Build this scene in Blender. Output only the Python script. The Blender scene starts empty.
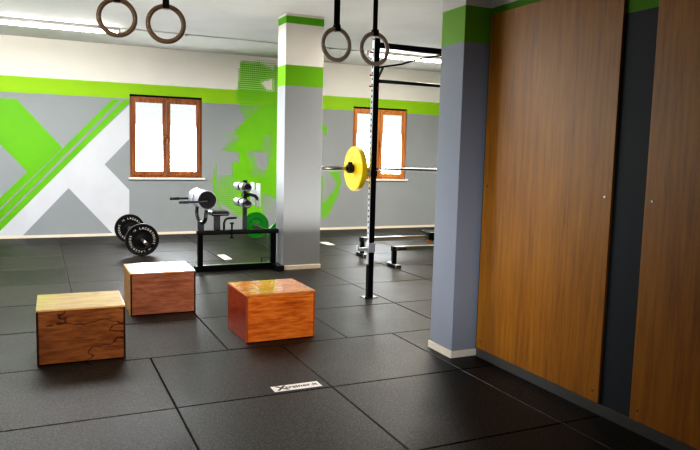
import bpy, bmesh, math, random
from math import sin, cos, pi, radians, hypot
from mathutils import Vector, Matrix
random.seed(7)
SC = bpy.context.scene
COL = SC.collection
D = 11.864          # back wall plane (y)
CEIL = 3.165
WX = 2.975          # wooden partition wall plane (x)

# ------------------------------------------------------------------ materials
def lin(c):
    return tuple((v/12.92 if v <= .04045 else ((v+.055)/1.055)**2.4) for v in [q/255 for q in c]) + (1,)

def newmat(name):
    m = bpy.data.materials.new(name); m.use_nodes = True
    nt = m.node_tree; b = nt.nodes['Principled BSDF']
    return m, nt, nt.nodes, nt.links, b

def mat(name, col, rough=.5, metal=0, spec=.5, coat=0, coat_r=.1, noise=0, nscale=20, bump=0, bscale=200, emit=0):
    m, nt, N, L, b = newmat(name)
    b.inputs['Base Color'].default_value = lin(col)
    b.inputs['Roughness'].default_value = rough
    b.inputs['Metallic'].default_value = metal
    b.inputs['Specular IOR Level'].default_value = spec
    b.inputs['Coat Weight'].default_value = coat
    b.inputs['Coat Roughness'].default_value = coat_r
    tc = N.new('ShaderNodeTexCoord')
    if noise:
        n = N.new('ShaderNodeTexNoise'); n.inputs['Scale'].default_value = nscale; n.inputs['Detail'].default_value = 5
        L.new(tc.outputs['Object'], n.inputs['Vector'])
        r = N.new('ShaderNodeValToRGB'); c = lin(col)
        r.color_ramp.elements[0].position = .3; r.color_ramp.elements[1].position = .7
        r.color_ramp.elements[0].color = tuple(v*(1-noise) for v in c[:3])+(1,)
        r.color_ramp.elements[1].color = tuple(min(1, v*(1+noise)) for v in c[:3])+(1,)
        L.new(n.outputs['Fac'], r.inputs['Fac']); L.new(r.outputs['Color'], b.inputs['Base Color'])
    if bump:
        n2 = N.new('ShaderNodeTexNoise'); n2.inputs['Scale'].default_value = bscale
        L.new(tc.outputs['Object'], n2.inputs['Vector'])
        bp = N.new('ShaderNodeBump'); bp.inputs['Strength'].default_value = bump; bp.inputs['Distance'].default_value = .002
        L.new(n2.outputs['Fac'], bp.inputs['Height']); L.new(bp.outputs['Normal'], b.inputs['Normal'])
    if emit:
        b.inputs['Emission Color'].default_value = lin(col); b.inputs['Emission Strength'].default_value = emit
    return m

def paint_bands(name, top_band=False, low=(152, 156, 158), green=(154, 200, 34), white=(232, 228, 221), g0=2.298, g1=2.540):
    """wall paint: grey below, a lime band, white above, split by world height"""
    m, nt, N, L, b = newmat(name)
    g = N.new('ShaderNodeNewGeometry'); s = N.new('ShaderNodeSeparateXYZ'); L.new(g.outputs['Position'], s.inputs[0])
    mr = N.new('ShaderNodeMapRange'); mr.inputs['From Min'].default_value = 0; mr.inputs['From Max'].default_value = 3.2
    L.new(s.outputs['Z'], mr.inputs['Value'])
    r = N.new('ShaderNodeValToRGB'); r.color_ramp.interpolation = 'CONSTANT'
    e = r.color_ramp.elements
    e[0].position = 0; e[0].color = lin(low)
    e[1].position = g0/3.2; e[1].color = lin(green)
    x = e.new(g1/3.2); x.color = lin(white)
    if top_band:
        x = e.new(3.045/3.2); x.color = lin((104, 176, 22))
        x = e.new(3.135/3.2); x.color = lin(white)
    L.new(mr.outputs[0], r.inputs['Fac'])
    n = N.new('ShaderNodeTexNoise'); n.inputs['Scale'].default_value = 1.3; n.inputs['Detail'].default_value = 6
    L.new(g.outputs['Position'], n.inputs['Vector'])
    m2 = N.new('ShaderNodeMapRange'); m2.inputs['To Min'].default_value = .9; m2.inputs['To Max'].default_value = 1.06
    L.new(n.outputs['Fac'], m2.inputs['Value'])
    mx = N.new('ShaderNodeMix'); mx.data_type = 'RGBA'; mx.blend_type = 'MULTIPLY'; mx.inputs['Factor'].default_value = 1
    L.new(r.outputs['Color'], mx.inputs['A']); L.new(m2.outputs[0], mx.inputs['B'])
    L.new(mx.outputs['Result'], b.inputs['Base Color'])
    n2 = N.new('ShaderNodeTexNoise'); n2.inputs['Scale'].default_value = 90; L.new(g.outputs['Position'], n2.inputs['Vector'])
    bp = N.new('ShaderNodeBump'); bp.inputs['Strength'].default_value = .12; bp.inputs['Distance'].default_value = .003
    L.new(n2.outputs['Fac'], bp.inputs['Height']); L.new(bp.outputs['Normal'], b.inputs['Normal'])
    b.inputs['Roughness'].default_value = .55; b.inputs['Specular IOR Level'].default_value = .3
    return m

def wood(name, dark, midc, light, axis='X', scale=1.0, seed=0, rough=.3, coat=.5, coat_r=.12, knot=False, stretch=9, freq=26, amp=.07):
    """plywood veneer: stretched noise contours plus fine fibre"""
    m, nt, N, L, b = newmat(name)
    tc = N.new('ShaderNodeTexCoord'); mp = N.new('ShaderNodeMapping')
    sc = {'X': (1, stretch*.35, stretch*.55), 'Z': (stretch*.5, stretch*.5, .55)}[axis]
    mp.inputs['Scale'].default_value = tuple(v*scale for v in sc)
    mp.inputs['Location'].default_value = (seed*3.17, seed*1.3, seed*2.1)
    L.new(tc.outputs['Object'], mp.inputs['Vector'])
    n = N.new('ShaderNodeTexNoise'); n.inputs['Scale'].default_value = 1.4; n.inputs['Detail'].default_value = 2; n.inputs['Distortion'].default_value = .6
    L.new(mp.outputs[0], n.inputs['Vector'])
    mu = N.new('ShaderNodeMath'); mu.operation = 'MULTIPLY'; mu.inputs[1].default_value = freq
    L.new(n.outputs['Fac'], mu.inputs[0])
    sn = N.new('ShaderNodeMath'); sn.operation = 'SINE'; L.new(mu.outputs[0], sn.inputs[0])
    f = N.new('ShaderNodeTexNoise'); f.inputs['Scale'].default_value = 9; f.inputs['Detail'].default_value = 8; f.inputs['Roughness'].default_value = .7
    mp2 = N.new('ShaderNodeMapping'); mp2.inputs['Scale'].default_value = (.6, 2.5, 4) if axis == 'X' else (3.5, 3.5, .22)
    L.new(tc.outputs['Object'], mp2.inputs['Vector']); L.new(mp2.outputs[0], f.inputs['Vector'])
    a = N.new('ShaderNodeMath'); a.operation = 'MULTIPLY_ADD'; a.inputs[1].default_value = amp
    L.new(sn.outputs[0], a.inputs[0]); L.new(f.outputs['Fac'], a.inputs[2])
    r = N.new('ShaderNodeValToRGB'); e = r.color_ramp.elements
    e[0].position = .22; e[0].color = lin(dark); e[1].position = .8; e[1].color = lin(light)
    x = e.new(.5); x.color = lin(midc)
    L.new(a.outputs[0], r.inputs['Fac'])
    out = r.outputs['Color']
    if knot:
        k = N.new('ShaderNodeTexNoise'); k.inputs['Scale'].default_value = 3.1; k.inputs['Detail'].default_value = 3; k.inputs['Roughness'].default_value = .45
        mk = N.new('ShaderNodeMapping'); mk.inputs['Location'].default_value = (4.4, 0, 1.2); mk.inputs['Scale'].default_value = (1, 1, 1.7)
        L.new(tc.outputs['Object'], mk.inputs['Vector']); L.new(mk.outputs[0], k.inputs['Vector'])
        c1 = N.new('ShaderNodeMath'); c1.operation = 'COMPARE'; c1.inputs[1].default_value = .56; c1.inputs[2].default_value = .009
        L.new(k.outputs['Fac'], c1.inputs[0])
        mx = N.new('ShaderNodeMix'); mx.data_type = 'RGBA'; mx.inputs['B'].default_value = lin((58, 26, 12))
        sc2 = N.new('ShaderNodeMath'); sc2.operation = 'MULTIPLY'; sc2.inputs[1].default_value = .75
        L.new(c1.outputs[0], sc2.inputs[0])
        L.new(sc2.outputs[0], mx.inputs['Factor']); L.new(out, mx.inputs['A']); out = mx.outputs['Result']
    L.new(out, b.inputs['Base Color'])
    b.inputs['Roughness'].default_value = rough
    b.inputs['Coat Weight'].default_value = coat; b.inputs['Coat Roughness'].default_value = coat_r
    return m

def rubber_mat():
    m, nt, N, L, b = newmat('speckled_black_rubber')
    g = N.new('ShaderNodeNewGeometry'); tc = N.new('ShaderNodeTexCoord')
    n = N.new('ShaderNodeTexNoise'); n.inputs['Scale'].default_value = 85; n.inputs['Detail'].default_value = 4; n.inputs['Roughness'].default_value = .8
    L.new(tc.outputs['Object'], n.inputs['Vector'])
    r = N.new('ShaderNodeValToRGB'); e = r.color_ramp.elements
    e[0].position = .46; e[0].color = (.004, .004, .0045, 1); e[1].position = .68; e[1].color = (.082, .066, .05, 1)
    L.new(n.outputs['Fac'], r.inputs['Fac'])
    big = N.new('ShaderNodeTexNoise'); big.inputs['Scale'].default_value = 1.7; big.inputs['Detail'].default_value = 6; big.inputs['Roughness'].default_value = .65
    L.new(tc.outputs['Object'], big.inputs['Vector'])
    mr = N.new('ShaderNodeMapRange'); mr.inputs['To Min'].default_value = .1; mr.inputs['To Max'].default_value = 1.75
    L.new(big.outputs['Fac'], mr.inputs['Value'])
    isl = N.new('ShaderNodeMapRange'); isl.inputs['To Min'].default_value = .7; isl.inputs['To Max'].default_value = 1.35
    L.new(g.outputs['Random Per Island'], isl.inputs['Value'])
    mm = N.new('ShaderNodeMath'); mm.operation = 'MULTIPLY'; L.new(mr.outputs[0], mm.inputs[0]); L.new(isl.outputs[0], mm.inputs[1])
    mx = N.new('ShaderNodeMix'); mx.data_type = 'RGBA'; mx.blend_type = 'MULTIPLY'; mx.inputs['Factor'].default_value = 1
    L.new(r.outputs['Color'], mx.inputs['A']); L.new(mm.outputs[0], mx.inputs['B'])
    L.new(mx.outputs['Result'], b.inputs['Base Color'])
    rr = N.new('ShaderNodeMapRange'); rr.inputs['To Min'].default_value = FLOOR_R0; rr.inputs['To Max'].default_value = FLOOR_R1
    L.new(big.outputs['Fac'], rr.inputs['Value']); L.new(rr.outputs[0], b.inputs['Roughness'])
    b.inputs['Specular IOR Level'].default_value = FLOOR_SPEC
    bp = N.new('ShaderNodeBump'); bp.inputs['Strength'].default_value = .5; bp.inputs['Distance'].default_value = .0015
    L.new(n.outputs['Fac'], bp.inputs['Height']); L.new(bp.outputs['Normal'], b.inputs['Normal'])
    return m

def pane_mat(name, strength):
    """daylight through frosted panes: blown out below, pale foliage mottling towards the top"""
    m, nt, N, L, b = newmat(name)
    g = N.new('ShaderNodeNewGeometry'); s = N.new('ShaderNodeSeparateXYZ'); L.new(g.outputs['Position'], s.inputs[0])
    n = N.new('ShaderNodeTexNoise'); n.inputs['Scale'].default_value = 22; n.inputs['Detail'].default_value = 7; n.inputs['Roughness'].default_value = .75
    L.new(g.outputs['Position'], n.inputs['Vector'])
    mr = N.new('ShaderNodeMapRange'); mr.inputs['From Min'].default_value = 1.55; mr.inputs['From Max'].default_value = 2.3
    mr.inputs['To Min'].default_value = 0; mr.inputs['To Max'].default_value = 1
    L.new(s.outputs['Z'], mr.inputs['Value'])
    r = N.new('ShaderNodeValToRGB'); e = r.color_ramp.elements
    e[0].position = .40; e[0].color = (.68, .76, .72, 1); e[1].position = .56; e[1].color = (.90, .96, 1, 1)
    L.new(n.outputs['Fac'], r.inputs['Fac'])
    mx = N.new('ShaderNodeMix'); mx.data_type = 'RGBA'; mx.inputs['A'].default_value = (.90, .96, 1, 1)
    L.new(mr.outputs[0], mx.inputs['Factor']); L.new(r.outputs['Color'], mx.inputs['B'])
    st = N.new('ShaderNodeMapRange'); st.inputs['From Min'].default_value = 1.4; st.inputs['From Max'].default_value = 1.9
    st.inputs['To Min'].default_value = strength; st.inputs['To Max'].default_value = .75
    L.new(s.outputs['Z'], st.inputs['Value'])
    L.new(mx.outputs['Result'], b.inputs['Emission Color']); L.new(st.outputs[0], b.inputs['Emission Strength'])
    b.inputs['Base Color'].default_value = (.05, .05, .05, 1); b.inputs['Roughness'].default_value = .25
    return m

# tuning
FLOOR_R0, FLOOR_R1, FLOOR_SPEC = .38, .60, .30
WIN = 26.0
M = {}
M['wall'] = paint_bands('wall_paint')
M['pillar'] = paint_bands('pillar_paint', True, low=(150, 153, 155), green=(112, 172, 14))
M['pillar_front'] = paint_bands('pillar_front_paint', False, low=(150, 153, 160), green=(122, 178, 30))
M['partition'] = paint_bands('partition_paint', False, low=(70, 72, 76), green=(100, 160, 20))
M['plain'] = mat('plain_wall', (190, 188, 184), .7, noise=.05, nscale=2)
M['ceiling'] = mat('ceiling_plaster', (208, 206, 203), .8, noise=.05, nscale=1.5, bump=.15, bscale=40)
M['base'] = mat('cream_skirting', (226, 214, 196), .4, noise=.04)
M['white_paint'] = mat('white_wall_paint', (202, 203, 208), .55, noise=.03, nscale=3)
M['edge_paint'] = mat('lilac_edge_paint', (160, 152, 172), .55, noise=.03)
M['green_paint'] = mat('lime_paint', (108, 178, 20), .55, noise=.05, nscale=2)
M['mural_green'] = mat('mural_green_paint', (114, 184, 2), .6, noise=.06, nscale=3)
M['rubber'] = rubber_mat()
M['joint'] = mat('dark_joint', (8, 8, 9), .9, noise=.2)
M['winwood'] = wood('window_wood', (92, 52, 26), (146, 88, 48), (184, 124, 74), 'Z', 1.6, 3, .35, .3)
M['winwood_light'] = wood('window_wood_light', (150, 84, 30), (198, 124, 56), (226, 160, 88), 'Z', 1.6, 5, .35, .3)
M['pane'] = pane_mat('bright_daylight_pane', WIN)
M['brass'] = mat('brass', (120, 88, 52), .5, .6, noise=.05)
M['slot_shade'] = mat('dark_slot_shade', (16, 12, 12), .8, noise=.1)
M['marble'] = mat('white_stone_sill', (224, 220, 216), .35, noise=.04)
M['black'] = mat('black_powder_coat', (16, 17, 22), .32, 0, .5, noise=.15, nscale=8)
M['black_matt'] = mat('black_rubber_matt', (14, 14, 15), .55, noise=.15)
M['steel'] = mat('brushed_steel', (176, 174, 170), .32, 1, noise=.08, nscale=30)
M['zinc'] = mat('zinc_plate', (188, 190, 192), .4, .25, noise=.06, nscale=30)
M['alu'] = mat('aluminium_rail', (196, 188, 172), .3, .9, noise=.06, nscale=10)
M['vinyl'] = mat('black_vinyl', (22, 22, 27), .3, 0, .6, coat=.3, noise=.1)
M['vinyl_sheen'] = mat('vinyl_painted_sheen', (150, 152, 162), .28, 0, .6, coat=.4, noise=.06)  # pale colour stands for window sheen on the black vinyl rollers
M['webbing'] = mat('black_webbing', (18, 17, 18), .8, noise=.2, nscale=80, bump=.4, bscale=400)
M['ringwood_pale'] = wood('ring_pale_birch', (170, 150, 132), (196, 178, 160), (216, 202, 186), 'X', 3, 5, .45, .15)
M['ringwood'] = wood('ring_birch', (104, 84, 68), (132, 110, 92), (156, 134, 114), 'X', 3, 2, .45, .15)
M['yellow'] = mat('yellow_bumper', (236, 204, 40), .42, noise=.05, nscale=12)
M['green_rub'] = mat('green_bumper', (14, 108, 26), .4, noise=.08, nscale=12)
M['bumper'] = mat('black_bumper', (13, 13, 15), .42, noise=.15, nscale=12, bump=.1)
M['print_white'] = mat('grey_white_print', (196, 190, 182), .5, noise=.1, nscale=60)
M['tape'] = mat('cream_tape', (226, 220, 204), .5, noise=.06, nscale=30)
M['sticker'] = mat('white_sticker', (240, 236, 232), .4, noise=.03)
M['ink'] = mat('black_ink', (14, 14, 16), .5, noise=.1)
M['red'] = mat('red_plastic_tip', (200, 40, 36), .4, noise=.05)
M['orange'] = mat('orange_reflection', (226, 130, 50), .4, noise=.05)  # orange stands for coloured light reflected on the seat rollers
M['tube'] = mat('lit_tube', (255, 250, 240), .5, emit=40)
M['housing'] = mat('white_enamel', (214, 212, 208), .4, noise=.03)
M['conduit'] = mat('grey_conduit', (206, 203, 198), .5, noise=.05)
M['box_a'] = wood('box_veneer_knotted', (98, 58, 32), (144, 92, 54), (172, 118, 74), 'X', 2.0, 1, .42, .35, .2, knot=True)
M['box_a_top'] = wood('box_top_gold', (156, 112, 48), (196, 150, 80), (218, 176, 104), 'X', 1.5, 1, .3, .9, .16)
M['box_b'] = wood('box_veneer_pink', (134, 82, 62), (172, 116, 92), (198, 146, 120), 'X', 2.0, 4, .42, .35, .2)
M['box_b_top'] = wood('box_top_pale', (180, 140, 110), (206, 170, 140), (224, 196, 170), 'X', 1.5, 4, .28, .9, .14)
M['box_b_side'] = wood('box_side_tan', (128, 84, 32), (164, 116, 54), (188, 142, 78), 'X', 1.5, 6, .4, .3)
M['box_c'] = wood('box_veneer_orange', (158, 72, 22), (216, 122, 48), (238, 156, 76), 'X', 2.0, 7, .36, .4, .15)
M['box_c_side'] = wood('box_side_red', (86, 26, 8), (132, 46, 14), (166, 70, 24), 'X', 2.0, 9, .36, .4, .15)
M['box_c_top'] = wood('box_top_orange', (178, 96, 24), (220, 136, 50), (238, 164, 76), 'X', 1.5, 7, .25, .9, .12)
M['ply_edge'] = mat('dark_ply_edge', (52, 22, 16), .6, noise=.2, nscale=40)
M['ply_edge_mid'] = mat('brown_ply_edge', (168, 96, 56), .5, noise=.15, nscale=40)
M['ply_edge_pink'] = mat('light_ply_edge', (206, 146, 100), .5, noise=.1, nscale=40)
M['ply_edge_pale'] = mat('pale_ply_edge', (222, 180, 130), .5, noise=.1, nscale=40)
M['panel'] = wood('partition_veneer', (136, 82, 6), (178, 114, 14), (200, 138, 32), 'Z', .8, 2, .45, .45, .42, stretch=9, freq=12, amp=.05)

# ------------------------------------------------------------------ mesh helpers
class MB:
    def __init__(s): s.bm = bmesh.new()
    def box(s, x0, x1, y0, y1, z0, z1, mi=0, rot=None):
        v = [s.bm.verts.new((x, y, z)) for z in (z0, z1) for y in (y0, y1) for x in (x0, x1)]
        if rot:
            for q in v: q.co = rot @ q.co
        for f in ((0, 2, 3, 1), (4, 5, 7, 6), (0, 1, 5, 4), (2, 6, 7, 3), (0, 4, 6, 2), (1, 3, 7, 5)):
            s.bm.faces.new([v[i] for i in f]).material_index = mi
        return s
    def quad(s, pts, mi=0):
        f = s.bm.faces.new([s.bm.verts.new(p) for p in pts]); f.material_index = mi; return s
    def cyl(s, a, b, r, n=20, mi=0, r2=None, cap=True, smooth=True):
        a = Vector(a); b = Vector(b); d = (b-a).normalized(); r2 = r if r2 is None else r2
        t = Vector((0, 0, 1)) if abs(d.z) < .9 else Vector((1, 0, 0))
        u = d.cross(t).normalized(); w = d.cross(u)
        A = [s.bm.verts.new(a+(u*cos(2*pi*i/n)+w*sin(2*pi*i/n))*r) for i in range(n)]
        B = [s.bm.verts.new(b+(u*cos(2*pi*i/n)+w*sin(2*pi*i/n))*r2) for i in range(n)]
        for i in range(n):
            f = s.bm.faces.new((A[i], A[(i+1) % n], B[(i+1) % n], B[i])); f.material_index = mi; f.smooth = smooth
        if cap:
            s.bm.faces.new(A[::-1]).material_index = mi; s.bm.faces.new(B).material_index = mi
        return s
    def tube(s, pts, r, n=12, mi=0, closed=False):
        P = [Vector(p) for p in pts]; rings = []; prev = None; k = len(P)
        for i, p in enumerate(P):
            if closed: d = P[(i+1) % k]-P[i-1]
            else: d = P[min(i+1, k-1)]-P[max(i-1, 0)]
            d.normalize()
            if prev is None:
                t = Vector((0, 0, 1)) if abs(d.z) < .9 else Vector((1, 0, 0)); u = d.cross(t).normalized()
            else: u = (prev-d*prev.dot(d)).normalized()
            prev = u; w = d.cross(u)
            rings.append([s.bm.verts.new(p+(u*cos(2*pi*j/n)+w*sin(2*pi*j/n))*r) for j in range(n)])
        for i in range(k if closed else k-1):
            A, B = rings[i], rings[(i+1) % k]
            for j in range(n):
                f = s.bm.faces.new((A[j], A[(j+1) % n], B[(j+1) % n], B[j])); f.smooth = True; f.material_index = mi
        if not closed:
            s.bm.faces.new(rings[0][::-1]).material_index = mi; s.bm.faces.new(rings[-1]).material_index = mi
        return s
    def lathe(s, prof, n=56, mi=0, sharp=True):
        """profile of (radius, z) turned about local z; closed onto itself"""
        rings = []
        for (r, z) in prof:
            if r < 1e-5: rings.append([s.bm.verts.new((0, 0, z))])
            else: rings.append([s.bm.verts.new((r*cos(2*pi*i/n), r*sin(2*pi*i/n), z)) for i in range(n)])
        for A, B in zip(rings, rings[1:]):
            for i in range(n):
                j = (i+1) % n
                if len(A) == 1 and len(B) == 1: continue
                if len(A) == 1: f = s.bm.faces.new((A[0], B[i], B[j]))
                elif len(B) == 1: f = s.bm.faces.new((A[i], A[j], B[0]))
                else: f = s.bm.faces.new((A[i], A[j], B[j], B[i]))
                f.material_index = mi; f.smooth = not sharp
        return s
    def xf(s, m):
        for v in s.bm.verts: v.co = m @ v.co
        return s
    def build(s, name, mats, parent=None, bevel=0, seg=2, loc=None):
        bmesh.ops.recalc_face_normals(s.bm, faces=s.bm.faces)
        me = bpy.data.meshes.new(name); s.bm.to_mesh(me); s.bm.free()
        if not isinstance(mats, (list, tuple)): mats = [mats]
        for m in mats: me.materials.append(m)
        o = bpy.data.objects.new(name, me); COL.objects.link(o)
        if parent: o.parent = parent
        if loc: o.location = loc
        if bevel:
            b = o.modifiers.new('bevel', 'BEVEL'); b.width = bevel; b.segments = seg; b.limit_method = 'ANGLE'; b.angle_limit = radians(40)
        return o

def tag(o, label, cat, group=None):
    o['label'] = label; o['category'] = cat
    if group: o['group'] = group
    return o
def thing(name, loc, label, cat, group=None, rotz=0):
    o = bpy.data.objects.new(name, None); COL.objects.link(o); o.location = loc; o.rotation_euler = (0, 0, rotz)
    o.empty_display_size = .1
    return tag(o, label, cat, group)
def struct(o): o['kind'] = 'structure'; return o
def dup(root, loc, label=None, rot=None):
    r = root.copy(); COL.objects.link(r); r.location = loc
    if rot is not None: r.rotation_euler = rot
    if label: r['label'] = label
    for ch in list(root.children):
        c = ch.copy(); COL.objects.link(c); c.parent = r
        for g in list(ch.children):
            d = g.copy(); COL.objects.link(d); d.parent = c
    return r
def text_mesh(body, size, align='CENTER'):
    cu = bpy.data.curves.new('lettering', 'FONT'); cu.body = body; cu.size = size; cu.align_x = align; cu.align_y = 'CENTER'
    cu.offset = size*.022
    o = bpy.data.objects.new('lettering', cu); COL.objects.link(o)
    bpy.context.view_layer.update()
    me = bpy.data.meshes.new_from_object(o.evaluated_get(bpy.context.evaluated_depsgraph_get()))
    bpy.data.objects.remove(o); return me
# ------------------------------------------------------------------ floor of rubber mats
XL, XR, YN = -2.7, 8.3, -2.2
def make_floor():
    mb = MB()
    mb.box(XL-.1, XR+.1, YN-.1, D+.1, -.12, -.012, 1)
    g = .0035
    yj = [4.83+1.009*k for k in range(-8, 9)]
    for y0, y1 in zip(yj, yj[1:]):
        a, b = max(y0, YN), min(y1, D)
        if b-a < .05: continue
        off = .70 if y1 < 4.9 else .285
        for k in range(-4, 10):
            x0, x1 = max(off+.985*k, XL), min(off+.985*(k+1), XR)
            if x1-x0 < .05: continue
            dz = random.uniform(-.0016, 0)
            t = [dz+random.uniform(-.0014, 0) for _ in range(4)]
            c = .004
            X0, X1, Y0, Y1 = x0+g, x1-g, a+g, b-g
            top = [mb.bm.verts.new(p) for p in ((X0+c, Y0+c, t[0]), (X1-c, Y0+c, t[1]), (X1-c, Y1-c, t[2]), (X0+c, Y1-c, t[3]))]
            mid = [mb.bm.verts.new(p) for p in ((X0, Y0, t[0]-c), (X1, Y0, t[1]-c), (X1, Y1, t[2]-c), (X0, Y1, t[3]-c))]
            bot = [mb.bm.verts.new((v.co.x, v.co.y, -.013)) for v in mid]
            mb.bm.faces.new(top)
            for A, B in ((top, mid), (mid, bot)):
                for i in range(4): mb.bm.faces.new((A[i], A[(i+1) % 4], B[(i+1) % 4], B[i]))
    return struct(mb.build('floor', [M['rubber'], M['joint']]))
make_floor()

# ------------------------------------------------------------------ room shell
W1 = (1.415, 2.625, .985, 2.375); W2 = (5.545, 6.735, .985, 2.38)
X_WHITE=[[(1.410,2.225),(1.404,1.628),(1.007,1.197),(1.395,0.771),(1.387,0.030),(1.124,0.030),(0.448,0.804),(-0.256,0.030),(-0.652,0.031)]]
X_EDGE=[[(1.410,2.228),(1.410,2.198),(-0.711,0.030),(-0.710,0.030)]]
X_GREEN=[[(-1.308,2.185),(-0.279,2.200),(0.369,1.455),(-0.556,0.489),(-0.983,0.030),(-1.131,0.031),(-0.551,0.647),(-0.153,1.068),(-0.528,1.491),(-1.152,2.186)],[(1.137,2.269),(1.263,2.273),(-0.561,0.299),(-0.819,0.030),(-0.956,0.030),(-0.557,0.449)],[(1.326,2.273),(1.410,2.274),(1.410,2.228),(-0.566,0.124),(-0.681,0.030),(-0.806,0.030),(-0.562,0.259)]]
H75=[[(3.305,3.050),(3.629,3.068),(3.817,2.994),(3.989,2.936),(3.990,2.820),(3.679,2.719),(3.803,2.575),(3.994,2.569),(3.997,2.362),(3.230,2.356),(3.256,2.586)],[(5.028,1.141),(5.280,1.134),(5.317,0.922),(5.280,0.700),(5.079,0.314),(4.935,0.190),(4.908,0.499),(5.132,0.710),(5.233,0.893),(5.146,0.999)]]
H50=[[(3.285,2.359),(3.996,2.380),(3.962,2.089),(3.416,2.047),(3.304,2.237)],[(3.089,1.609),(3.308,1.722),(3.310,1.454),(2.945,1.464)],[(3.718,1.790),(3.966,1.798),(3.963,1.286),(3.838,1.284),(3.798,1.447),(3.721,1.464)],[(2.947,1.020),(3.202,1.058),(3.316,0.588),(3.469,0.275),(3.281,0.278),(3.095,0.445),(2.931,0.590),(2.894,0.805)],[(3.495,1.494),(3.609,1.352),(3.611,1.189),(3.802,1.137),(3.822,0.990),(3.537,0.988)],[(5.078,0.324),(5.201,0.477),(5.018,0.208),(4.917,0.075),(4.892,0.288)]]
H30=[[(3.573,3.090),(3.986,3.105),(3.989,2.918),(3.779,2.992)],[(3.653,0.769),(3.980,0.732),(3.944,0.546),(3.850,0.324),(3.658,0.253)],[(2.839,0.948),(2.983,1.020),(2.986,0.500),(2.876,0.680)],[(2.944,1.763),(3.307,1.776),(3.308,1.687),(3.162,1.647)]]
SOLID=[[(3.416,2.047),(3.638,2.235),(3.749,2.331),(3.997,2.362),(4.005,1.781),(3.756,1.773),(3.721,1.482),(3.439,1.457),(3.478,1.368),(3.535,1.224),(3.537,1.024),(3.967,1.028),(3.962,0.657),(3.730,0.714),(3.735,0.270),(3.469,0.275),(3.316,0.588),(3.241,0.769),(3.203,0.968),(3.165,1.129),(3.164,1.272),(3.311,1.275),(3.273,1.453),(3.090,1.476),(3.235,1.631),(3.308,1.722),(3.179,1.789)],[(3.857,1.320),(3.963,1.322),(3.967,0.991),(3.822,0.990),(3.802,1.100)],[(2.865,1.267),(2.883,1.215),(2.875,0.984),(2.858,0.841),(2.931,0.554),(2.986,0.374),(2.931,0.447),(2.840,0.680),(2.813,0.894),(2.830,1.090)],[(4.884,2.026),(4.957,2.001),(4.999,1.927),(5.001,1.871),(4.961,1.794),(4.939,1.887),(4.887,1.904)]]

SOLID += [[(3.90,2.32),(4.22,2.24),(4.42,1.92),(4.38,1.55),(4.15,1.42),(4.12,1.12),(4.34,.92),(4.42,.55),(4.1,.42),(3.90,.72)]]
H75 += [[(3.93,3.04),(4.16,3.0),(4.40,2.66),(4.24,2.22),(3.90,2.30)]]
H50 += [[(4.12,1.12),(4.62,1.28),(4.98,.98),(4.90,.50),(4.42,.42)]]
def clip_poly_dots(mb):
    def inside(p, poly):
        x, z = p; c = False; n = len(poly)
        for i in range(n):
            (x1, z1), (x2, z2) = poly[i], poly[i-1]
            if (z1 > z) != (z2 > z) and x < (x2-x1)*(z-z1)/(z2-z1)+x1: c = not c
        return c
    def cov(p):
        for polys, v in ((SOLID, 1), (H75, .84), (H50, .6), (H30, .33)):
            if any(inside(p, q) for q in polys): return v
        return 0
    s = .037; y = D-.0022
    for i in range(int(2.75/s)):
        for k in range(int(2.9/s)):
            x, z = 2.80+i*s, .25+k*s
            sub = [cov((x+a*s*.4, z+b*s*.4)) for a in (-.8, .8) for b in (-.8, .8)]
            c = sum(sub)/4
            if c <= .06: continue
            h = s/2
            if c > .93:
                mb.quad([(x-h, y, z-h), (x+h, y, z-h), (x+h, y, z+h), (x-h, y, z+h)], 2)
            elif c > .62:      # square with a diamond hole
                d = h*math.sqrt(2*(1-c))
                o = [(x-h, z-h), (x+h, z-h), (x+h, z+h), (x-h, z+h)]
                q = [(x, z-d), (x+d, z), (x, z+d), (x-d, z)]
                for j in range(4):
                    mb.quad([(a, y, b) for a, b in (o[j], o[(j+1) % 4], q[j])], 2)
                    mb.quad([(a, y, b) for a, b in (o[j], q[j], q[j-1])], 2)
            else:
                d = h*math.sqrt(2*c)
                mb.quad([(x, y, z-d), (x+d, y, z), (x, y, z+d), (x-d, y, z)], 2)
def make_back_wall():
    mb = MB(); T = .32
    xs = [XL-.2, W1[0], W1[1], W2[0], W2[1], XR+.2]
    for i in range(5):
        if i in (1, 3):
            w = W1 if i == 1 else W2
            mb.box(xs[i], xs[i+1], D, D+T, -.12, w[2]); mb.box(xs[i], xs[i+1], D, D+T, w[3], CEIL+.1)
        else: mb.box(xs[i], xs[i+1], D, D+T, -.12, CEIL+.1)
    def poly(pts, mi, dy):
        f = mb.bm.faces.new([mb.bm.verts.new((x, D-dy, z)) for x, z in pts]); f.material_index = mi
    for p in X_WHITE: poly(p, 1, .001)
    for p in X_EDGE: poly(p, 3, .0014)
    for p in X_GREEN: poly(p, 4, .0018)
    clip_poly_dots(mb)
    o = mb.build('wall_back', [M['wall'], M['white_paint'], M['mural_green'], M['edge_paint'], M['green_paint']])
    return struct(o)
make_back_wall()
struct(MB().box(XL-.2, XL, YN-.2, D, -.12, CEIL+.1).build('wall_left', M['wall']))
struct(MB().box(XR, XR+.2, YN-.2, D, -.12, CEIL+.1).build('wall_right', M['wall']))
struct(MB().box(XL, XR, YN-.2, YN, -.12, CEIL+.1).build('wall_front', M['plain']))
struct(MB().box(XL-.2, XR+.2, YN-.2, D+.32, CEIL, CEIL+.15).build('ceiling', M['ceiling']))
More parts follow.
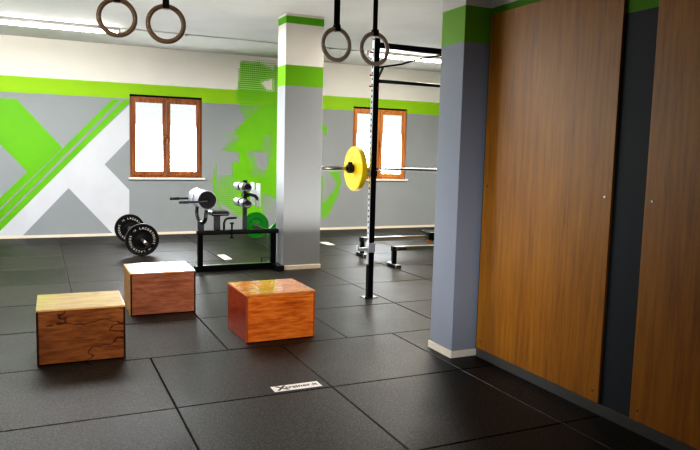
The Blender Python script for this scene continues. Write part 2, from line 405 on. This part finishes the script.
# pillars of the building
struct(MB().box(2.782, 3.285, 7.952, 8.245, -.012, CEIL).build('trim_1', M['pillar'], bevel=.004))
struct(MB().box(2.774, 3.297, 7.940, 8.257, -.01, .05).build('trim_2', M['base'], bevel=.003))
struct(MB().box(2.756, WX, 4.074, 4.375, -.012, CEIL).build('trim_3', M['pillar_front'], bevel=.004))
struct(MB().box(2.744, WX-.001, 4.062, 4.385, -.01, .052).build('trim_4', M['base'], bevel=.003))
# partition clad with wooden boards
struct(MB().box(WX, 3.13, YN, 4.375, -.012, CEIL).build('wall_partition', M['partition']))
struct(MB().box(WX-.014, WX, YN, 4.050, -.01, .064).build('baseboard_right', mat('grey_skirting', (96, 92, 88), .5, noise=.05), bevel=.002))
for i, (a, b) in enumerate(((2.832, 4.050), (1.39, 2.600), (-.04, 1.17))):
    mb = MB().box(WX-.018, WX-.0005, a, b, .066, 2.500)
    o = mb.build('wood_panel', M['panel'], bevel=.003)
    tag(o, ['tall brown veneered wood panel beside the grey pillar', 'tall dark wood panel at the right edge of the picture', 'tall wood panel nearest the camera side'][i], 'wall panel', 'wood panels on the partition')
    for yy in (a+.05, b-.05):
        for zz in (.13, 1.28, 2.43): MB().cyl((WX-.018, yy, zz), (WX-.0215, yy, zz), .007, 12).build('screw', M['steel'], o)
struct(MB().box(XL, XR, D-.013, D, -.01, .042).build('baseboard_back', M['base'], bevel=.002))
struct(MB().box(XL, XL+.013, YN, D-.013, -.01, .042).build('baseboard_left', M['base'], bevel=.002))

# ------------------------------------------------------------------ windows
def make_window(n, w, wood_m):
    x0, x1, z0, z1 = w; cx = (x0+x1)/2
    root = bpy.data.objects.new('window_%d' % n, None); COL.objects.link(root); root.location = (cx, D, z0); struct(root)
    X0, X1, Z1 = x0-cx, x1-cx, z1-z0
    P = lambda mb, name, m, **k: mb.build(name, m, root, **k)
    y0 = .035                                              # frame sits just inside the reveal
    # outer frame
    f = MB(); t = .045
    f.box(X0, X0+t, y0, y0+.06, 0, Z1-.03); f.box(X1-t, X1, y0, y0+.06, 0, Z1-.03)
    f.box(X0+t, X1-t, y0, y0+.06, 0, t); f.box(X0+t, X1-t, y0, y0+.06, Z1-.03-t, Z1-.03)
    P(f, 'window_frame', wood_m, bevel=.003)
    P(MB().box(X0, X1, y0+.02, y0+.24, Z1-.03, Z1), 'shutter_slot_shade', M['slot_shade'])  # near-black block puts the shade of the slot above the frame into colour
    P(MB().box(X0-.03, X1+.05, -.035, y0+.06, -.035, 0), 'window_sill', M['marble'], bevel=.003)
    for s in (-1, 1):
        a, b = (X0+t-.01, -.004) if s < 0 else (.004, X1-t+.01)
        c = MB(); q = .062; zt = Z1-.03-t+.01; zb = t-.01; ya, yb = y0-.018, y0+.035
        c.box(a, a+q, ya, yb, zb, zt); c.box(b-q, b, ya, yb, zb, zt)
        c.box(a+q, b-q, ya, yb, zb, zb+q+.012); c.box(a+q, b-q, ya, yb, zt-q, zt)
        co = P(c, 'casement', wood_m, bevel=.004)
        pb = MB().box(a+q, b-q, yb-.022, yb-.016, zb+q+.012, zt-q)
        po = pb.build('pane', M['pane'], co)
    h = MB().box(-.011, .011, y0-.026, y0-.018, .62, .74).cyl((0, y0-.026, .68), (0, y0-.055, .68), .007, 12)
    h.tube([(0, y0-.055, .685), (0, y0-.058, .66), (0, y0-.055, .58)], .008, 10)
    P(h, 'window_handle', M['brass'])
make_window(1, W1, M['winwood']); make_window(2, W2, M['winwood_light'])

# ------------------------------------------------------------------ ceiling fittings
def batten(x0, x1, y, label):
    L_ = x1-x0; t = thing('ceiling_light', ((x0+x1)/2, y, CEIL), label, 'ceiling light', 'fluorescent ceiling battens')
    h = MB().box(-L_/2, L_/2, -.035, .035, -.045, 0); h.box(-L_/2, -L_/2+.03, -.028, .028, -.095, -.045); h.box(L_/2-.03, L_/2, -.028, .028, -.095, -.045)
    h.build('housing', M['housing'], t, bevel=.004)
    MB().cyl((-L_/2+.03, 0, -.073), (L_/2-.03, 0, -.073), .019, 20).build('tube', M['tube'], t)
    return t
batten(-.44, 1.10, 10.22, 'lit fluorescent tube light on the ceiling behind the left pair of rings')
batten(-2.1, -.54, 10.22, 'lit fluorescent tube light at the far left end of the ceiling line')
batten(4.95, 6.50, 10.10, 'lit fluorescent tube light on the ceiling beyond the black rack')
tag(MB().box(1.11, 4.94, 10.185, 10.2, CEIL-.012, CEIL).cyl((2.0, 10.19, CEIL-.012), (2.04, 10.19, CEIL-.012), .016).cyl((4.3, 10.19, CEIL-.012), (4.34, 10.19, CEIL-.012), .016)
    .build('cable_conduit', M['conduit'], bevel=.003), 'thin grey cable conduit running along the ceiling between the tube lights', 'conduit')

# ------------------------------------------------------------------ plyometric boxes
def ply_box(x0, y0, rot, front, top, side, label, w=.575, d=.53, h=.385, edge='ply_edge', topedge='ply_edge_pale'):
    t = thing('plyometric_box', (x0+w/2, y0+d/2, 0), label, 'wooden box', 'wooden jump boxes on the floor', rot)
    a, b, k = w/2, d/2, .013
    # sides run full depth so their dark edges outline the front
    for s in (-1, 1):
        m = MB().box(s*a-(k if s > 0 else 0), s*a+(0 if s > 0 else k), -b, b, 0, h-k)
        for f in m.bm.faces:
            c = f.calc_center_median()
            if abs(abs(c.y)-b) < 1e-4: f.material_index = 1
        m.build('side_panel', [side, M[edge]], t, bevel=.0015)
    m = MB().box(-a, a, -b, b, h-k, h)
    for f in m.bm.faces:
        c = f.calc_center_median()
        if c.z < h-1e-3: f.material_index = 1
    m.build('top_panel', [top, M[topedge]], t, bevel=.0015)
    for s in (-1, 1):
        MB().box(-a+k, a-k, min(s*(b-.003), s*(b-.003-k)), max(s*(b-.003), s*(b-.003-k)), .004, h-k-.001).build('front_panel' if s < 0 else 'back_panel', front, t, bevel=.001)
    MB().box(-a+k, a-k, -b+.02, b-.02, .003, .003+k).build('bottom_panel', side, t)
    return t
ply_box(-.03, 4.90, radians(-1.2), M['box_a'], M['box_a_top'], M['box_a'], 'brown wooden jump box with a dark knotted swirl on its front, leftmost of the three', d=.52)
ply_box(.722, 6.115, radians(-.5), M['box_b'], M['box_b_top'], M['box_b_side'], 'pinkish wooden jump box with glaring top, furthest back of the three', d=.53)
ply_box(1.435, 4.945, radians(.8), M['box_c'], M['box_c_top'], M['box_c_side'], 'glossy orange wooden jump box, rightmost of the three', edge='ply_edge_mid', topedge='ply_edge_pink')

# ------------------------------------------------------------------ barbells and plates
FACE_NY = Matrix(((1, 0, 0, 0), (0, 0, -1, 0), (0, 1, 0, 0), (0, 0, 0, 1)))     # local z -> -y
FACE_NX = Matrix(((0, 0, -1, 0), (-1, 0, 0, 0), (0, 1, 0, 0), (0, 0, 0, 1)))    # local z -> -x
def plate_mesh(R=.225, th=.055):
    h = th/2; r0 = .027
    pr = [(r0, -h), (.055, -h), (.058, -h+.006), (.085, -h+.010), (R*.52, -h+.010), (R*.55, -h+.003), (R*.90, -h+.003), (R*.92, -h), (R-.006, -h), (R, -h+.006),
          (R, h-.006), (R-.006, h), (R*.92, h), (R*.90, h-.003), (R*.55, h-.003), (R*.52, h-.010), (.085, h-.010), (.058, h-.006), (.055, h), (r0, h), (r0, -h)]
    return MB().lathe(pr, 64)
def hub_mesh(th=.055):
    h = th/2+.002
    return MB().lathe([(.0255, -h), (.043, -h), (.043, h), (.0255, h), (.0255, -h)], 32)
def ring_text(parent, F, th, R):
    """brand lettering printed round the plate face"""
    bm = bmesh.new()
    def put(ch, ang, size):
        me = text_mesh(ch, size)
        a = radians(ang); rot = Matrix.Translation((R*.72*cos(a), R*.72*sin(a), th/2+.0008)) @ Matrix.Rotation(a-pi/2, 4, 'Z')
        me.transform(rot); bm.from_mesh(me); bpy.data.meshes.remove(me)
    for base in (100, -80):
        for i, ch in enumerate('LACERTOSUS'): put(ch, base-i*13.2, .042)
    for base in (128, -52): put('1', base+4, .034); put('0', base-4, .034)
    for v in bm.verts: v.co = F @ v.co
    me = bpy.data.meshes.new('lettering'); bm.to_mesh(me); bm.free(); me.materials.append(M['print_white'])
    o = bpy.data.objects.new('lettering', me); COL.objects.link(o); o.parent = parent; return o
def plate(F, loc, rub, label, lettered=False, th=.055, group=None, rz=0):
    t = thing('weight_plate', loc, label, 'weight plate', group, rz)
    p = plate_mesh(th=th).xf(F).build('plate_disc', rub, t, bevel=0)
    hub_mesh(th).xf(F).build('hub_ring', M['steel'] if not lettered else M['black_matt'], t)
    if lettered: ring_text(t, F, th, .225)
    return t
def barbell(axis, c, label, L_=2.2, inner=1.256, lift=0, steel='steel', rz=0, sr=.0245):
    """c = centre of the bar"""
    t = thing('barbell', c, label, 'barbell', None, rz)
    v = Vector((1, 0, 0)) if axis == 'X' else Vector((0, 1, 0))
    MB().cyl(-v*inner/2, v*inner/2, .014, 20).build('bar_shaft', M[steel], t)
    for s in (-1, 1):
        MB().cyl(v*s*(inner/2), v*s*(inner/2+.03), .0375, 28).cyl(v*s*(inner/2+.03), v*s*(L_/2), sr, 24).build('sleeve', M['steel'], t)
    return t
R = .225
barbell('Y', (1.285, 10.24, R), 'long steel bar with black plates lying on the floor below the left window')
g1 = 'black lettered plates of the floor barbell'
plate(FACE_NY, (1.285, 9.553, R), M['bumper'], 'nearer black weight plate with white ring lettering on the floor barbell', True, group=g1)
plate(FACE_NY, (1.285, 10.929, R), M['bumper'], 'further black weight plate with white ring lettering, nearest the left window', True, group=g1)
barbell('Y', (3.335, 10.26, R), 'steel bar with green plates lying on the floor behind the grey pillar')
g2 = 'green plates of the floor barbell'
plate(FACE_NY, (3.335, 10.949, R), M['green_rub'], 'green weight plate seen in full behind the bench, against the mural', group=g2)
plate(FACE_NY, (3.335, 9.573, R), M['green_rub'], 'green weight plate half hidden by the grey pillar', group=g2)

# ------------------------------------------------------------------ squat rack
PX, PY = 3.108, 6.150
BZ = 1.335; BY = 6.212
def rack():
    t = thing('squat_rack', (PX, PY, 0), 'tall black steel squat rack with perforated post and crossbars', 'squat rack')
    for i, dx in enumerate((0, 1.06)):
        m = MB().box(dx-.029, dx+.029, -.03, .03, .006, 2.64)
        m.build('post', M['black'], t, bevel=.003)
        hs = MB().box(dx-.0312, dx-.0292, -.022, .026, .35, 2.62); st = hs.build('post_sheen_strip', M['zinc'], t)  # pale strip stands in for light reflected off the black post's side
        hh = MB()
        for k in range(36):
            z = .5+k*.058
            hh.cyl((dx-.0320, .004, z), (dx-.0308, .004, z), .0125, 12)
        hh.build('holes', M['black_matt'], t)['kind'] = 'stuff'
        MB().box(dx-.075, dx+.075, -.055, .06, 0, .006).cyl((dx-.055, -.035, .006), (dx-.055, -.035, .018), .009, 6).cyl((dx+.055, .04, .006), (dx+.055, .04, .018), .009, 6).build('base_plate', M['black'], t)
    MB().box(-.029, 1.6, -.028, .028, 2.545, 2.60).build('top_beam', M['black'], t, bevel=.003)
    MB().cyl((.02, 0, 2.222), (1.05, 0, 2.222), .017, 16).build('pull_up_bar', M['black'], t)
    MB().tube([(.03, .0, 2.355), (.30, 0, 2.41), (.47, 0, 2.47), (.80, 0, 2.545)], .009, 10).build('diagonal_brace', M['black'], t)
    MB().box(-.005, .005, -.02, .02, 0, .155, rot=Matrix.Translation((.012, 0, 2.215)) @ Matrix.Rotation(radians(26), 4, 'Y')).build('gusset', M['black'], t)
    for z in (2.50, 2.275, 2.165):
        p = MB().cyl((-.031, .0, z), (-.048, .0, z), .006, 12, 0).cyl((-.048, 0, z), (-.062, 0, z), .0085, 12, 1).build('band_pin', [M['black'], M['red']], t)
    p = MB().cyl((.012, -.031, 2.15), (.012, -.052, 2.15), .008, 12, 1).build('band_pin', [M['black'], M['red']], t)
    for dx in (0, 1.06):
        # j cup that carries the bar behind the post
        m = MB().box(dx-.036, dx+.036, -.036, .09, BZ-.075, BZ-.0155); m.box(dx-.036, dx+.036, .083, .095, BZ-.075, BZ+.02)
        m.build('bar_hook', M['black'], t, bevel=.002)
        m = MB().box(dx-.037, dx+.037, -.037, .037, .475, .575); m.box(dx-.15, dx-.037, -.02, .02, .49, .525); m.box(dx-.155, dx-.14, -.02, .02, .49, .548)
        m.build('safety_hook', M['zinc'], t, bevel=.003)
    return t
rack()
barbell('X', (3.63, BY, BZ), 'chrome barbell held in the black rack, carrying a yellow plate', L_=2.14, sr=.0205)
plate(FACE_NX, (2.942, BY, BZ), M['yellow'], 'yellow weight plate on the racked barbell, left of the black post', th=.06)
plate(FACE_NX, (4.318, BY, BZ), M['yellow'], 'yellow weight plate on the hidden right end of the racked barbell', th=.06)
cl = MB()
cl.lathe([(.0255, -.03), (.043, -.03), (.046, -.02), (.046, .022), (.041, .03), (.0255, .03), (.0255, -.03)], 28).xf(FACE_NX)
cl.box(-.02, .02, -.012, .012, .042, .066)
cl.build('collar', M['black_matt'], bevel=.002, loc=(2.88, BY, BZ)); tag(bpy.data.objects['collar'], 'black collar clamp on the bar outside the yellow plate', 'bar collar')

# ------------------------------------------------------------------ glute ham bench
def bench():
    YC = 8.13
    t = thing('back_extension_bench', (2.25, YC, 0), 'black steel back extension bench with rollers coloured pale for their sheen beside the grey pillar', 'exercise bench')
    X = lambda x: x-2.25
    B = lambda mb, n, m, **k: mb.build(n, m, t, **k)
    B(MB().box(X(1.735), X(2.69), -.04, .04, .0, .072).box(X(1.81), X(2.67), -.036, .036, .0715, .074, 1), 'base_beam', [M['black'], M['steel']])  # steel strip on top stands for light caught by the beam's upper face
    B(MB().box(X(1.715), X(1.745), -.06, .06, .0, .07), 'end_cap', M['black_matt'], bevel=.004)
    B(MB().box(X(2.69), X(2.765), -.27, .42, .0, .065), 'crossfoot', M['black'], bevel=.004)
    for a in (-.275, .415): B(MB().box(X(2.686), X(2.769), a, a+.01, -.0, .069), 'end_cap', M['black_matt'], bevel=.002)
    B(MB().box(X(1.748), X(1.806), -.03, .03, .072, .50), 'upright', M['black'], bevel=.004)
    B(MB().box(X(2.668), X(2.742), -.03, .03, .065, .46), 'upright', M['black'], bevel=.004)
    B(MB().box(X(1.738), X(2.768), -.032, .032, .452, .506), 'top_beam', M['black'], bevel=.004)
    # fork and thigh rollers, axis along y
    rx, rz, RR = 1.800, .895, .112
    f = MB(); pts = []
    for i in range(13):
        a = pi+pi*i/12
        pts.append((X(1.79), .25*cos(a), .715+.115*sin(a)))
    pts = [(X(rx), -.25, rz-.02)]+pts+[(X(rx), .25, rz-.02)]
    f.tube(pts, .022, 12); f.box(X(1.755), X(1.815), -.045, .045, .50, .62)
    B(f, 'roller_fork', M['black'])
    for ya, yb in ((-.285, -.02), (.02, .285)):
        m = MB()
        prof = [(0, 0), (RR-.014, 0), (RR-.004, .005), (RR, .010), (RR, yb-ya-.010), (RR-.004, yb-ya-.005), (RR-.014, yb-ya), (0, yb-ya)]
        m.lathe(prof, 40, sharp=False)
        for fc in m.bm.faces:
            c = fc.calc_center_median(); rr = hypot(c.x, c.y)
            fc.material_index = 1 if rr < RR-.0025 else 0
            if rr < RR-.02: fc.smooth = False
        m.xf(Matrix(((1, 0, 0, X(rx)), (0, 0, 1, ya), (0, -1, 0, rz), (0, 0, 0, 1))))
        B(m, 'thigh_roller', [M['vinyl_sheen'], M['vinyl']])
    B(MB().cyl((X(rx), -.30, rz), (X(rx), .30, rz), .03, 20).cyl((X(rx), -.02, rz), (X(rx), .02, rz), RR-.008, 32), 'roller_axle', M['black'])
    for s in (-1, 1):
        B(MB().tube([(X(rx), s*.295, rz-.012), (X(1.65), s*.295, rz-.018), (X(1.475), s*.295, rz-.018)], .013, 12).cyl((X(1.58), s*.295, rz-.018), (X(1.47), s*.295, rz-.018), .017, 14), 'handle', M['black_matt'])
    B(MB().box(X(1.885), X(2.115), -.13, .13, .69, .748), 'saddle_pad', M['vinyl'], bevel=.027, seg=4)
    B(MB().box(X(1.948), X(2.02), -.028, .028, .506, .692), 'saddle_post', M['black'], bevel=.004)
    B(MB().tube([(X(2.07), -.01, .50), (X(2.07), -.01, .59), (X(2.085), -.01, .63), (X(2.115), -.01, .65), (X(2.225), -.01, .654)], .013, 12), 'lever', M['black'])
    B(MB().cyl((X(2.16), -.045, .59), (X(2.16), -.045, .41), .011, 14).cyl((X(2.16), -.045, .582), (X(2.16), -.045, .60), .026, 18).cyl((X(2.16), -.045, .405), (X(2.16), -.045, .43), .026, 18), 'pop_pin', M['black'])
    # ankle rollers
    B(MB().box(X(2.312), X(2.357), -.024, .024, .506, 1.10).cyl((X(2.335), 0, 1.10), (X(2.335), 0, 1.122), .03, 16), 'ankle_post', M['black'], bevel=.003)
    for z in (1.042, .842):
        B(MB().cyl((X(2.305), -.24, z), (X(2.305), .24, z), .016, 14), 'roller_axle', M['black'])
        for ya, yb in ((-.235, -.03), (.03, .235)):
            m = MB(); r_ = .054; l_ = yb-ya
            m.lathe([(0, 0), (r_-.012, 0), (r_-.003, .006), (r_, .018), (r_, l_*.42), (r_, l_-.018), (r_-.003, l_-.006), (r_-.012, l_), (0, l_)], 32, sharp=False)
            for fc in m.bm.faces:
                c = fc.calc_center_median()
                if (ya < 0 and c.z < l_*.40) or hypot(c.x, c.y) < r_-.003: fc.material_index = 1
            m.xf(Matrix(((1, 0, 0, X(2.303)), (0, 0, 1, ya), (0, -1, 0, z), (0, 0, 0, 1))))
            B(m, 'ankle_roller', [M['vinyl_sheen'], M['vinyl']])
    # foot plate with slots top and bottom
    px = 2.468; m = MB()
    m.box(X(px), X(px)+.006, -.20, -.035, .797, 1.09); m.box(X(px), X(px)+.006, .045, .21, .797, 1.09); m.box(X(px), X(px)+.006, -.0351, .0451, .88, .998)
    B(m, 'foot_plate', M['zinc'])
    B(MB().tube([(X(2.34), -.05, .94), (X(2.39), -.07, .945), (X(2.44), -.10, .93), (X(2.466), -.13, .885)], .02, 12).box(X(2.30), X(2.36), -.075, .035, .915, .97), 'plate_arm', M['black'])
    return t
bench()

# ------------------------------------------------------------------ rowing machines
def rower(y, label):
    t = thing('rowing_machine', (4.27, y, 0), label, 'rowing machine', 'rowing machines behind the rack')
    B = lambda mb, n, m, **k: mb.build(n, m, t, **k)
    m = MB().box(-.03, 2.15, -.028, .028, .215, .272); m.box(.0, 2.15, -.034, .034, .262, .274)
    B(m, 'rail', M['alu'], bevel=.004)
    B(MB().box(-.045, .0, -.03, .03, .212, .276), 'rail_end_cap', M['black_matt'], bevel=.004)
    B(MB().box(.04, .16, -.0292, .029, .232, .248), 'rail_badge', M['ink'])
    B(MB().box(-.038, .018, -.024, .024, .04, .214), 'rear_leg', M['black'], bevel=.004)
    B(MB().box(-.043, .022, -.14, .14, .012, .045), 'rear_foot', M['black'], bevel=.006)
    for s in (-1, 1): B(MB().box(-.047, .028, s*.12-.02, s*.12+.02, 0, .047), 'foot_cap', M['steel'], bevel=.006)
    s = MB().box(1.05, 1.30, -.14, .14, .305, .335)
    B(s, 'seat', M['vinyl'], bevel=.012, seg=3)
    B(MB().box(1.10, 1.25, -.05, .05, .274, .306).box(1.10, 1.25, -.05, -.036, .19, .275).box(1.10, 1.25, .036, .05, .19, .275), 'seat_carriage', M['black'])
    for q in (1.12, 1.23): B(MB().cyl((q, -.055, .19), (q, .055, .19), .022, 16), 'seat_roller', M['orange'])
    # flywheel end
    m = MB().lathe([(0, -.07), (.25, -.07), (.28, -.05), (.28, .05), (.25, .07), (0, .07)], 48, sharp=False).xf(FACE_NY).xf(Matrix.Translation((2.35, 0, .37)))
    B(m, 'flywheel_housing', M['black'])
    for s in (-1, 1): B(MB().box(1.72, 1.95, s*.12-.05, s*.12+.05, 0, .02, rot=Matrix.Translation((0, 0, .27)) @ Matrix.Rotation(0, 4, 'Y')), 'foot_stretcher', M['black_matt'])
    B(MB().box(2.22, 2.30, -.28, .28, 0, .06).box(2.0, 2.5, -.03, .03, .04, .12), 'front_foot', M['black'], bevel=.005)
    B(MB().tube([(2.2, 0, .45), (2.05, 0, .75), (1.95, 0, .95)], .02, 10).box(1.88, 1.94, -.09, .09, .92, 1.08), 'monitor_arm', M['black'])
    return t
rower(7.73, 'aluminium rail rowing machine, nearer of the two behind the rack')
rower(8.70, 'aluminium rail rowing machine, further of the two by the back wall')

# ------------------------------------------------------------------ gymnastic rings
def ring(c, label, yaw, gap, tilt=0, group=None, wood_m='ringwood'):
    t = thing('gymnastic_ring', c, label, 'gymnastic ring', group, yaw)
    n = 64; R_ = .1035
    MB().tube([(R_*sin(2*pi*i/n), 0, R_*cos(2*pi*i/n)) for i in range(n)], .0145, 14, closed=True).build('ring', M[wood_m], t)
    H = CEIL-c[2]; m = MB(); w = .019
    top = .1035+.0155
    for yy in (-.0178, .0158):      # front and back run of the strap, then a wrap over the ring
        m.box(-w, w, yy, yy+.002, top-.030, top+.012)
    m.box(-w, w, -.0178, .0178, top+.010, top+.012)
    # the two runs above, a few centimetres apart, fixed to the ceiling
    m.box(-w+gap*.5, w+gap*.5-.004, -.0035, -.001, top+.012, H); m.box(-w-gap*.5+.004, w-gap*.5, .002, .0045, top+.012, H)
    m.build('strap', M['webbing'], t)
    MB().box(-.024, .024, -.012, .012, top+.25, top+.30).build('buckle', M['steel'], t, bevel=.003)
    MB().box(-.035, .035, -.03, .03, H-.01, H).cyl((0, 0, H-.04), (0, 0, H-.01), .012, 12).build('ceiling_anchor', M['black'], t)
    return t
ring((.451, 4.346, 2.268), 'brown wooden gymnastic ring, leftmost of the four hanging from the ceiling', radians(-4), 0, group='gymnastic rings on straps')
ring((.720, 4.240, 2.240), 'brown wooden gymnastic ring, second from the left and right of the ceiling light', radians(-8), 0, group='gymnastic rings on straps')
ring((1.870, 4.303, 2.228), 'pale wooden gymnastic ring, hanging just right of the far grey pillar', radians(6), .012, group='gymnastic rings on straps', wood_m='ringwood_pale')
ring((2.156, 4.290, 2.222), 'pale wooden gymnastic ring, rightmost, hanging in front of the rack post top', radians(2), 0, group='gymnastic rings on straps', wood_m='ringwood_pale')

# ------------------------------------------------------------------ tape and sticker on the floor
st = thing('floor_sticker', (1.47, 3.903, .0), 'white rectangular sticker with black lettering on the near black mat', 'sticker')
MB().box(-.16, .16, -.049, .049, 0, .0012).build('sticker_sheet', M['sticker'], st)
me = text_mesh('X', .105); me.transform(Matrix.Translation((-.098, 0, .0016))); me.materials.append(M['ink'])
o = bpy.data.objects.new('lettering', me); COL.objects.link(o); o.parent = st
me = text_mesh('trainer.it', .062); me.transform(Matrix.Translation((.035, .004, .0016))); me.materials.append(M['ink'])
o = bpy.data.objects.new('lettering', me); COL.objects.link(o); o.parent = st
def tape(c, w, l, rz, label):
    m = MB().box(-w/2, w/2, -l/2, l/2, 0, .0015)
    tag(m.build('floor_tape', M['tape'], loc=c), label, 'tape', 'tape marks on the floor').rotation_euler = (0, 0, rz)
tape((2.338, 9.135, .0), .11, .42, 0, 'strip of cream tape on the floor beneath the black bench')
tape((4.285, 10.06, .0), .13, .36, 0, 'strip of cream tape on the floor right of the grey pillar')

# ------------------------------------------------------------------ light
def area(name, loc, rot, sx, sy, e, col=(1, 1, 1)):
    l = bpy.data.lights.new(name, 'AREA'); l.shape = 'RECTANGLE'; l.size = sx; l.size_y = sy; l.energy = e; l.color = col
    o = bpy.data.objects.new(name, l); COL.objects.link(o); o.location = loc; o.rotation_euler = rot; return o
area('room_fill_left', (.2, 8.4, CEIL-.12), (0, 0, 0), 3.4, 1.4, 195, (.96, .98, 1))  # added fill under the ceiling, no fitting here
area('room_fill_right', (5.8, 7.6, CEIL-.12), (0, 0, 0), 3.4, 1.4, 310, (1, .93, .83))  # added warm fill over the right side, without a fitting
area('floor_bounce_fill', (2.0, 7.2, .45), (pi, 0, 0), 4.6, .9, 45, (1, .97, .95))  # unseen upward fill standing in for floor bounce onto the ceiling
area('left_wall_fill', (XL+.06, 8.8, 1.7), (0, radians(-90), 0), 1.4, 1.3, 60, (.92, .96, 1))  # added fill at the left wall, no window is built there
l = area('box_fill_front', (-1.6, 1.4, CEIL-.4), (0, 0, 0), .6, .4, 14, (1, .90, .78)); l.data.spread = radians(50)  # added fill aimed at the box fronts, no fixture
l.rotation_euler = (Vector((1.0, 5.3, .5))-l.location).to_track_quat('-Z', 'Y').to_euler()
l = area('cool_daylight_behind_camera', (-1.6, .2, .7), (0, 0, 0), .8, .8, 8, (.78, .87, 1)); l.data.spread = radians(34)
l.rotation_euler = (Vector((2.80, 4.6, .75))-l.location).to_track_quat('-Z', 'Y').to_euler()

w = bpy.data.worlds.new('world'); SC.world = w; w.use_nodes = True
w.node_tree.nodes['Background'].inputs[0].default_value = (.8, .9, 1, 1); w.node_tree.nodes['Background'].inputs[1].default_value = .6

# ------------------------------------------------------------------ camera
cd = bpy.data.cameras.new('camera'); cam = bpy.data.objects.new('camera', cd); COL.objects.link(cam)
Rm = ((0.9072, 0.0228, -0.4201), (-0.4200, 0.1083, -0.9010), (0.0250, 0.9939, 0.1078))
m4 = Matrix(Rm).to_4x4(); q = m4.to_quaternion(); q.normalize()
cam.rotation_mode = 'QUATERNION'; cam.rotation_quaternion = q; cam.location = (0, 0, 1.5)
cd.sensor_width = 36; cd.sensor_fit = 'HORIZONTAL'; cd.lens = 670.85/700*36; cd.clip_start = .05
SC.camera = cam
SC.view_settings.view_transform = 'Standard'
SC.view_settings.look = 'High Contrast'
SC.view_settings.exposure = 0
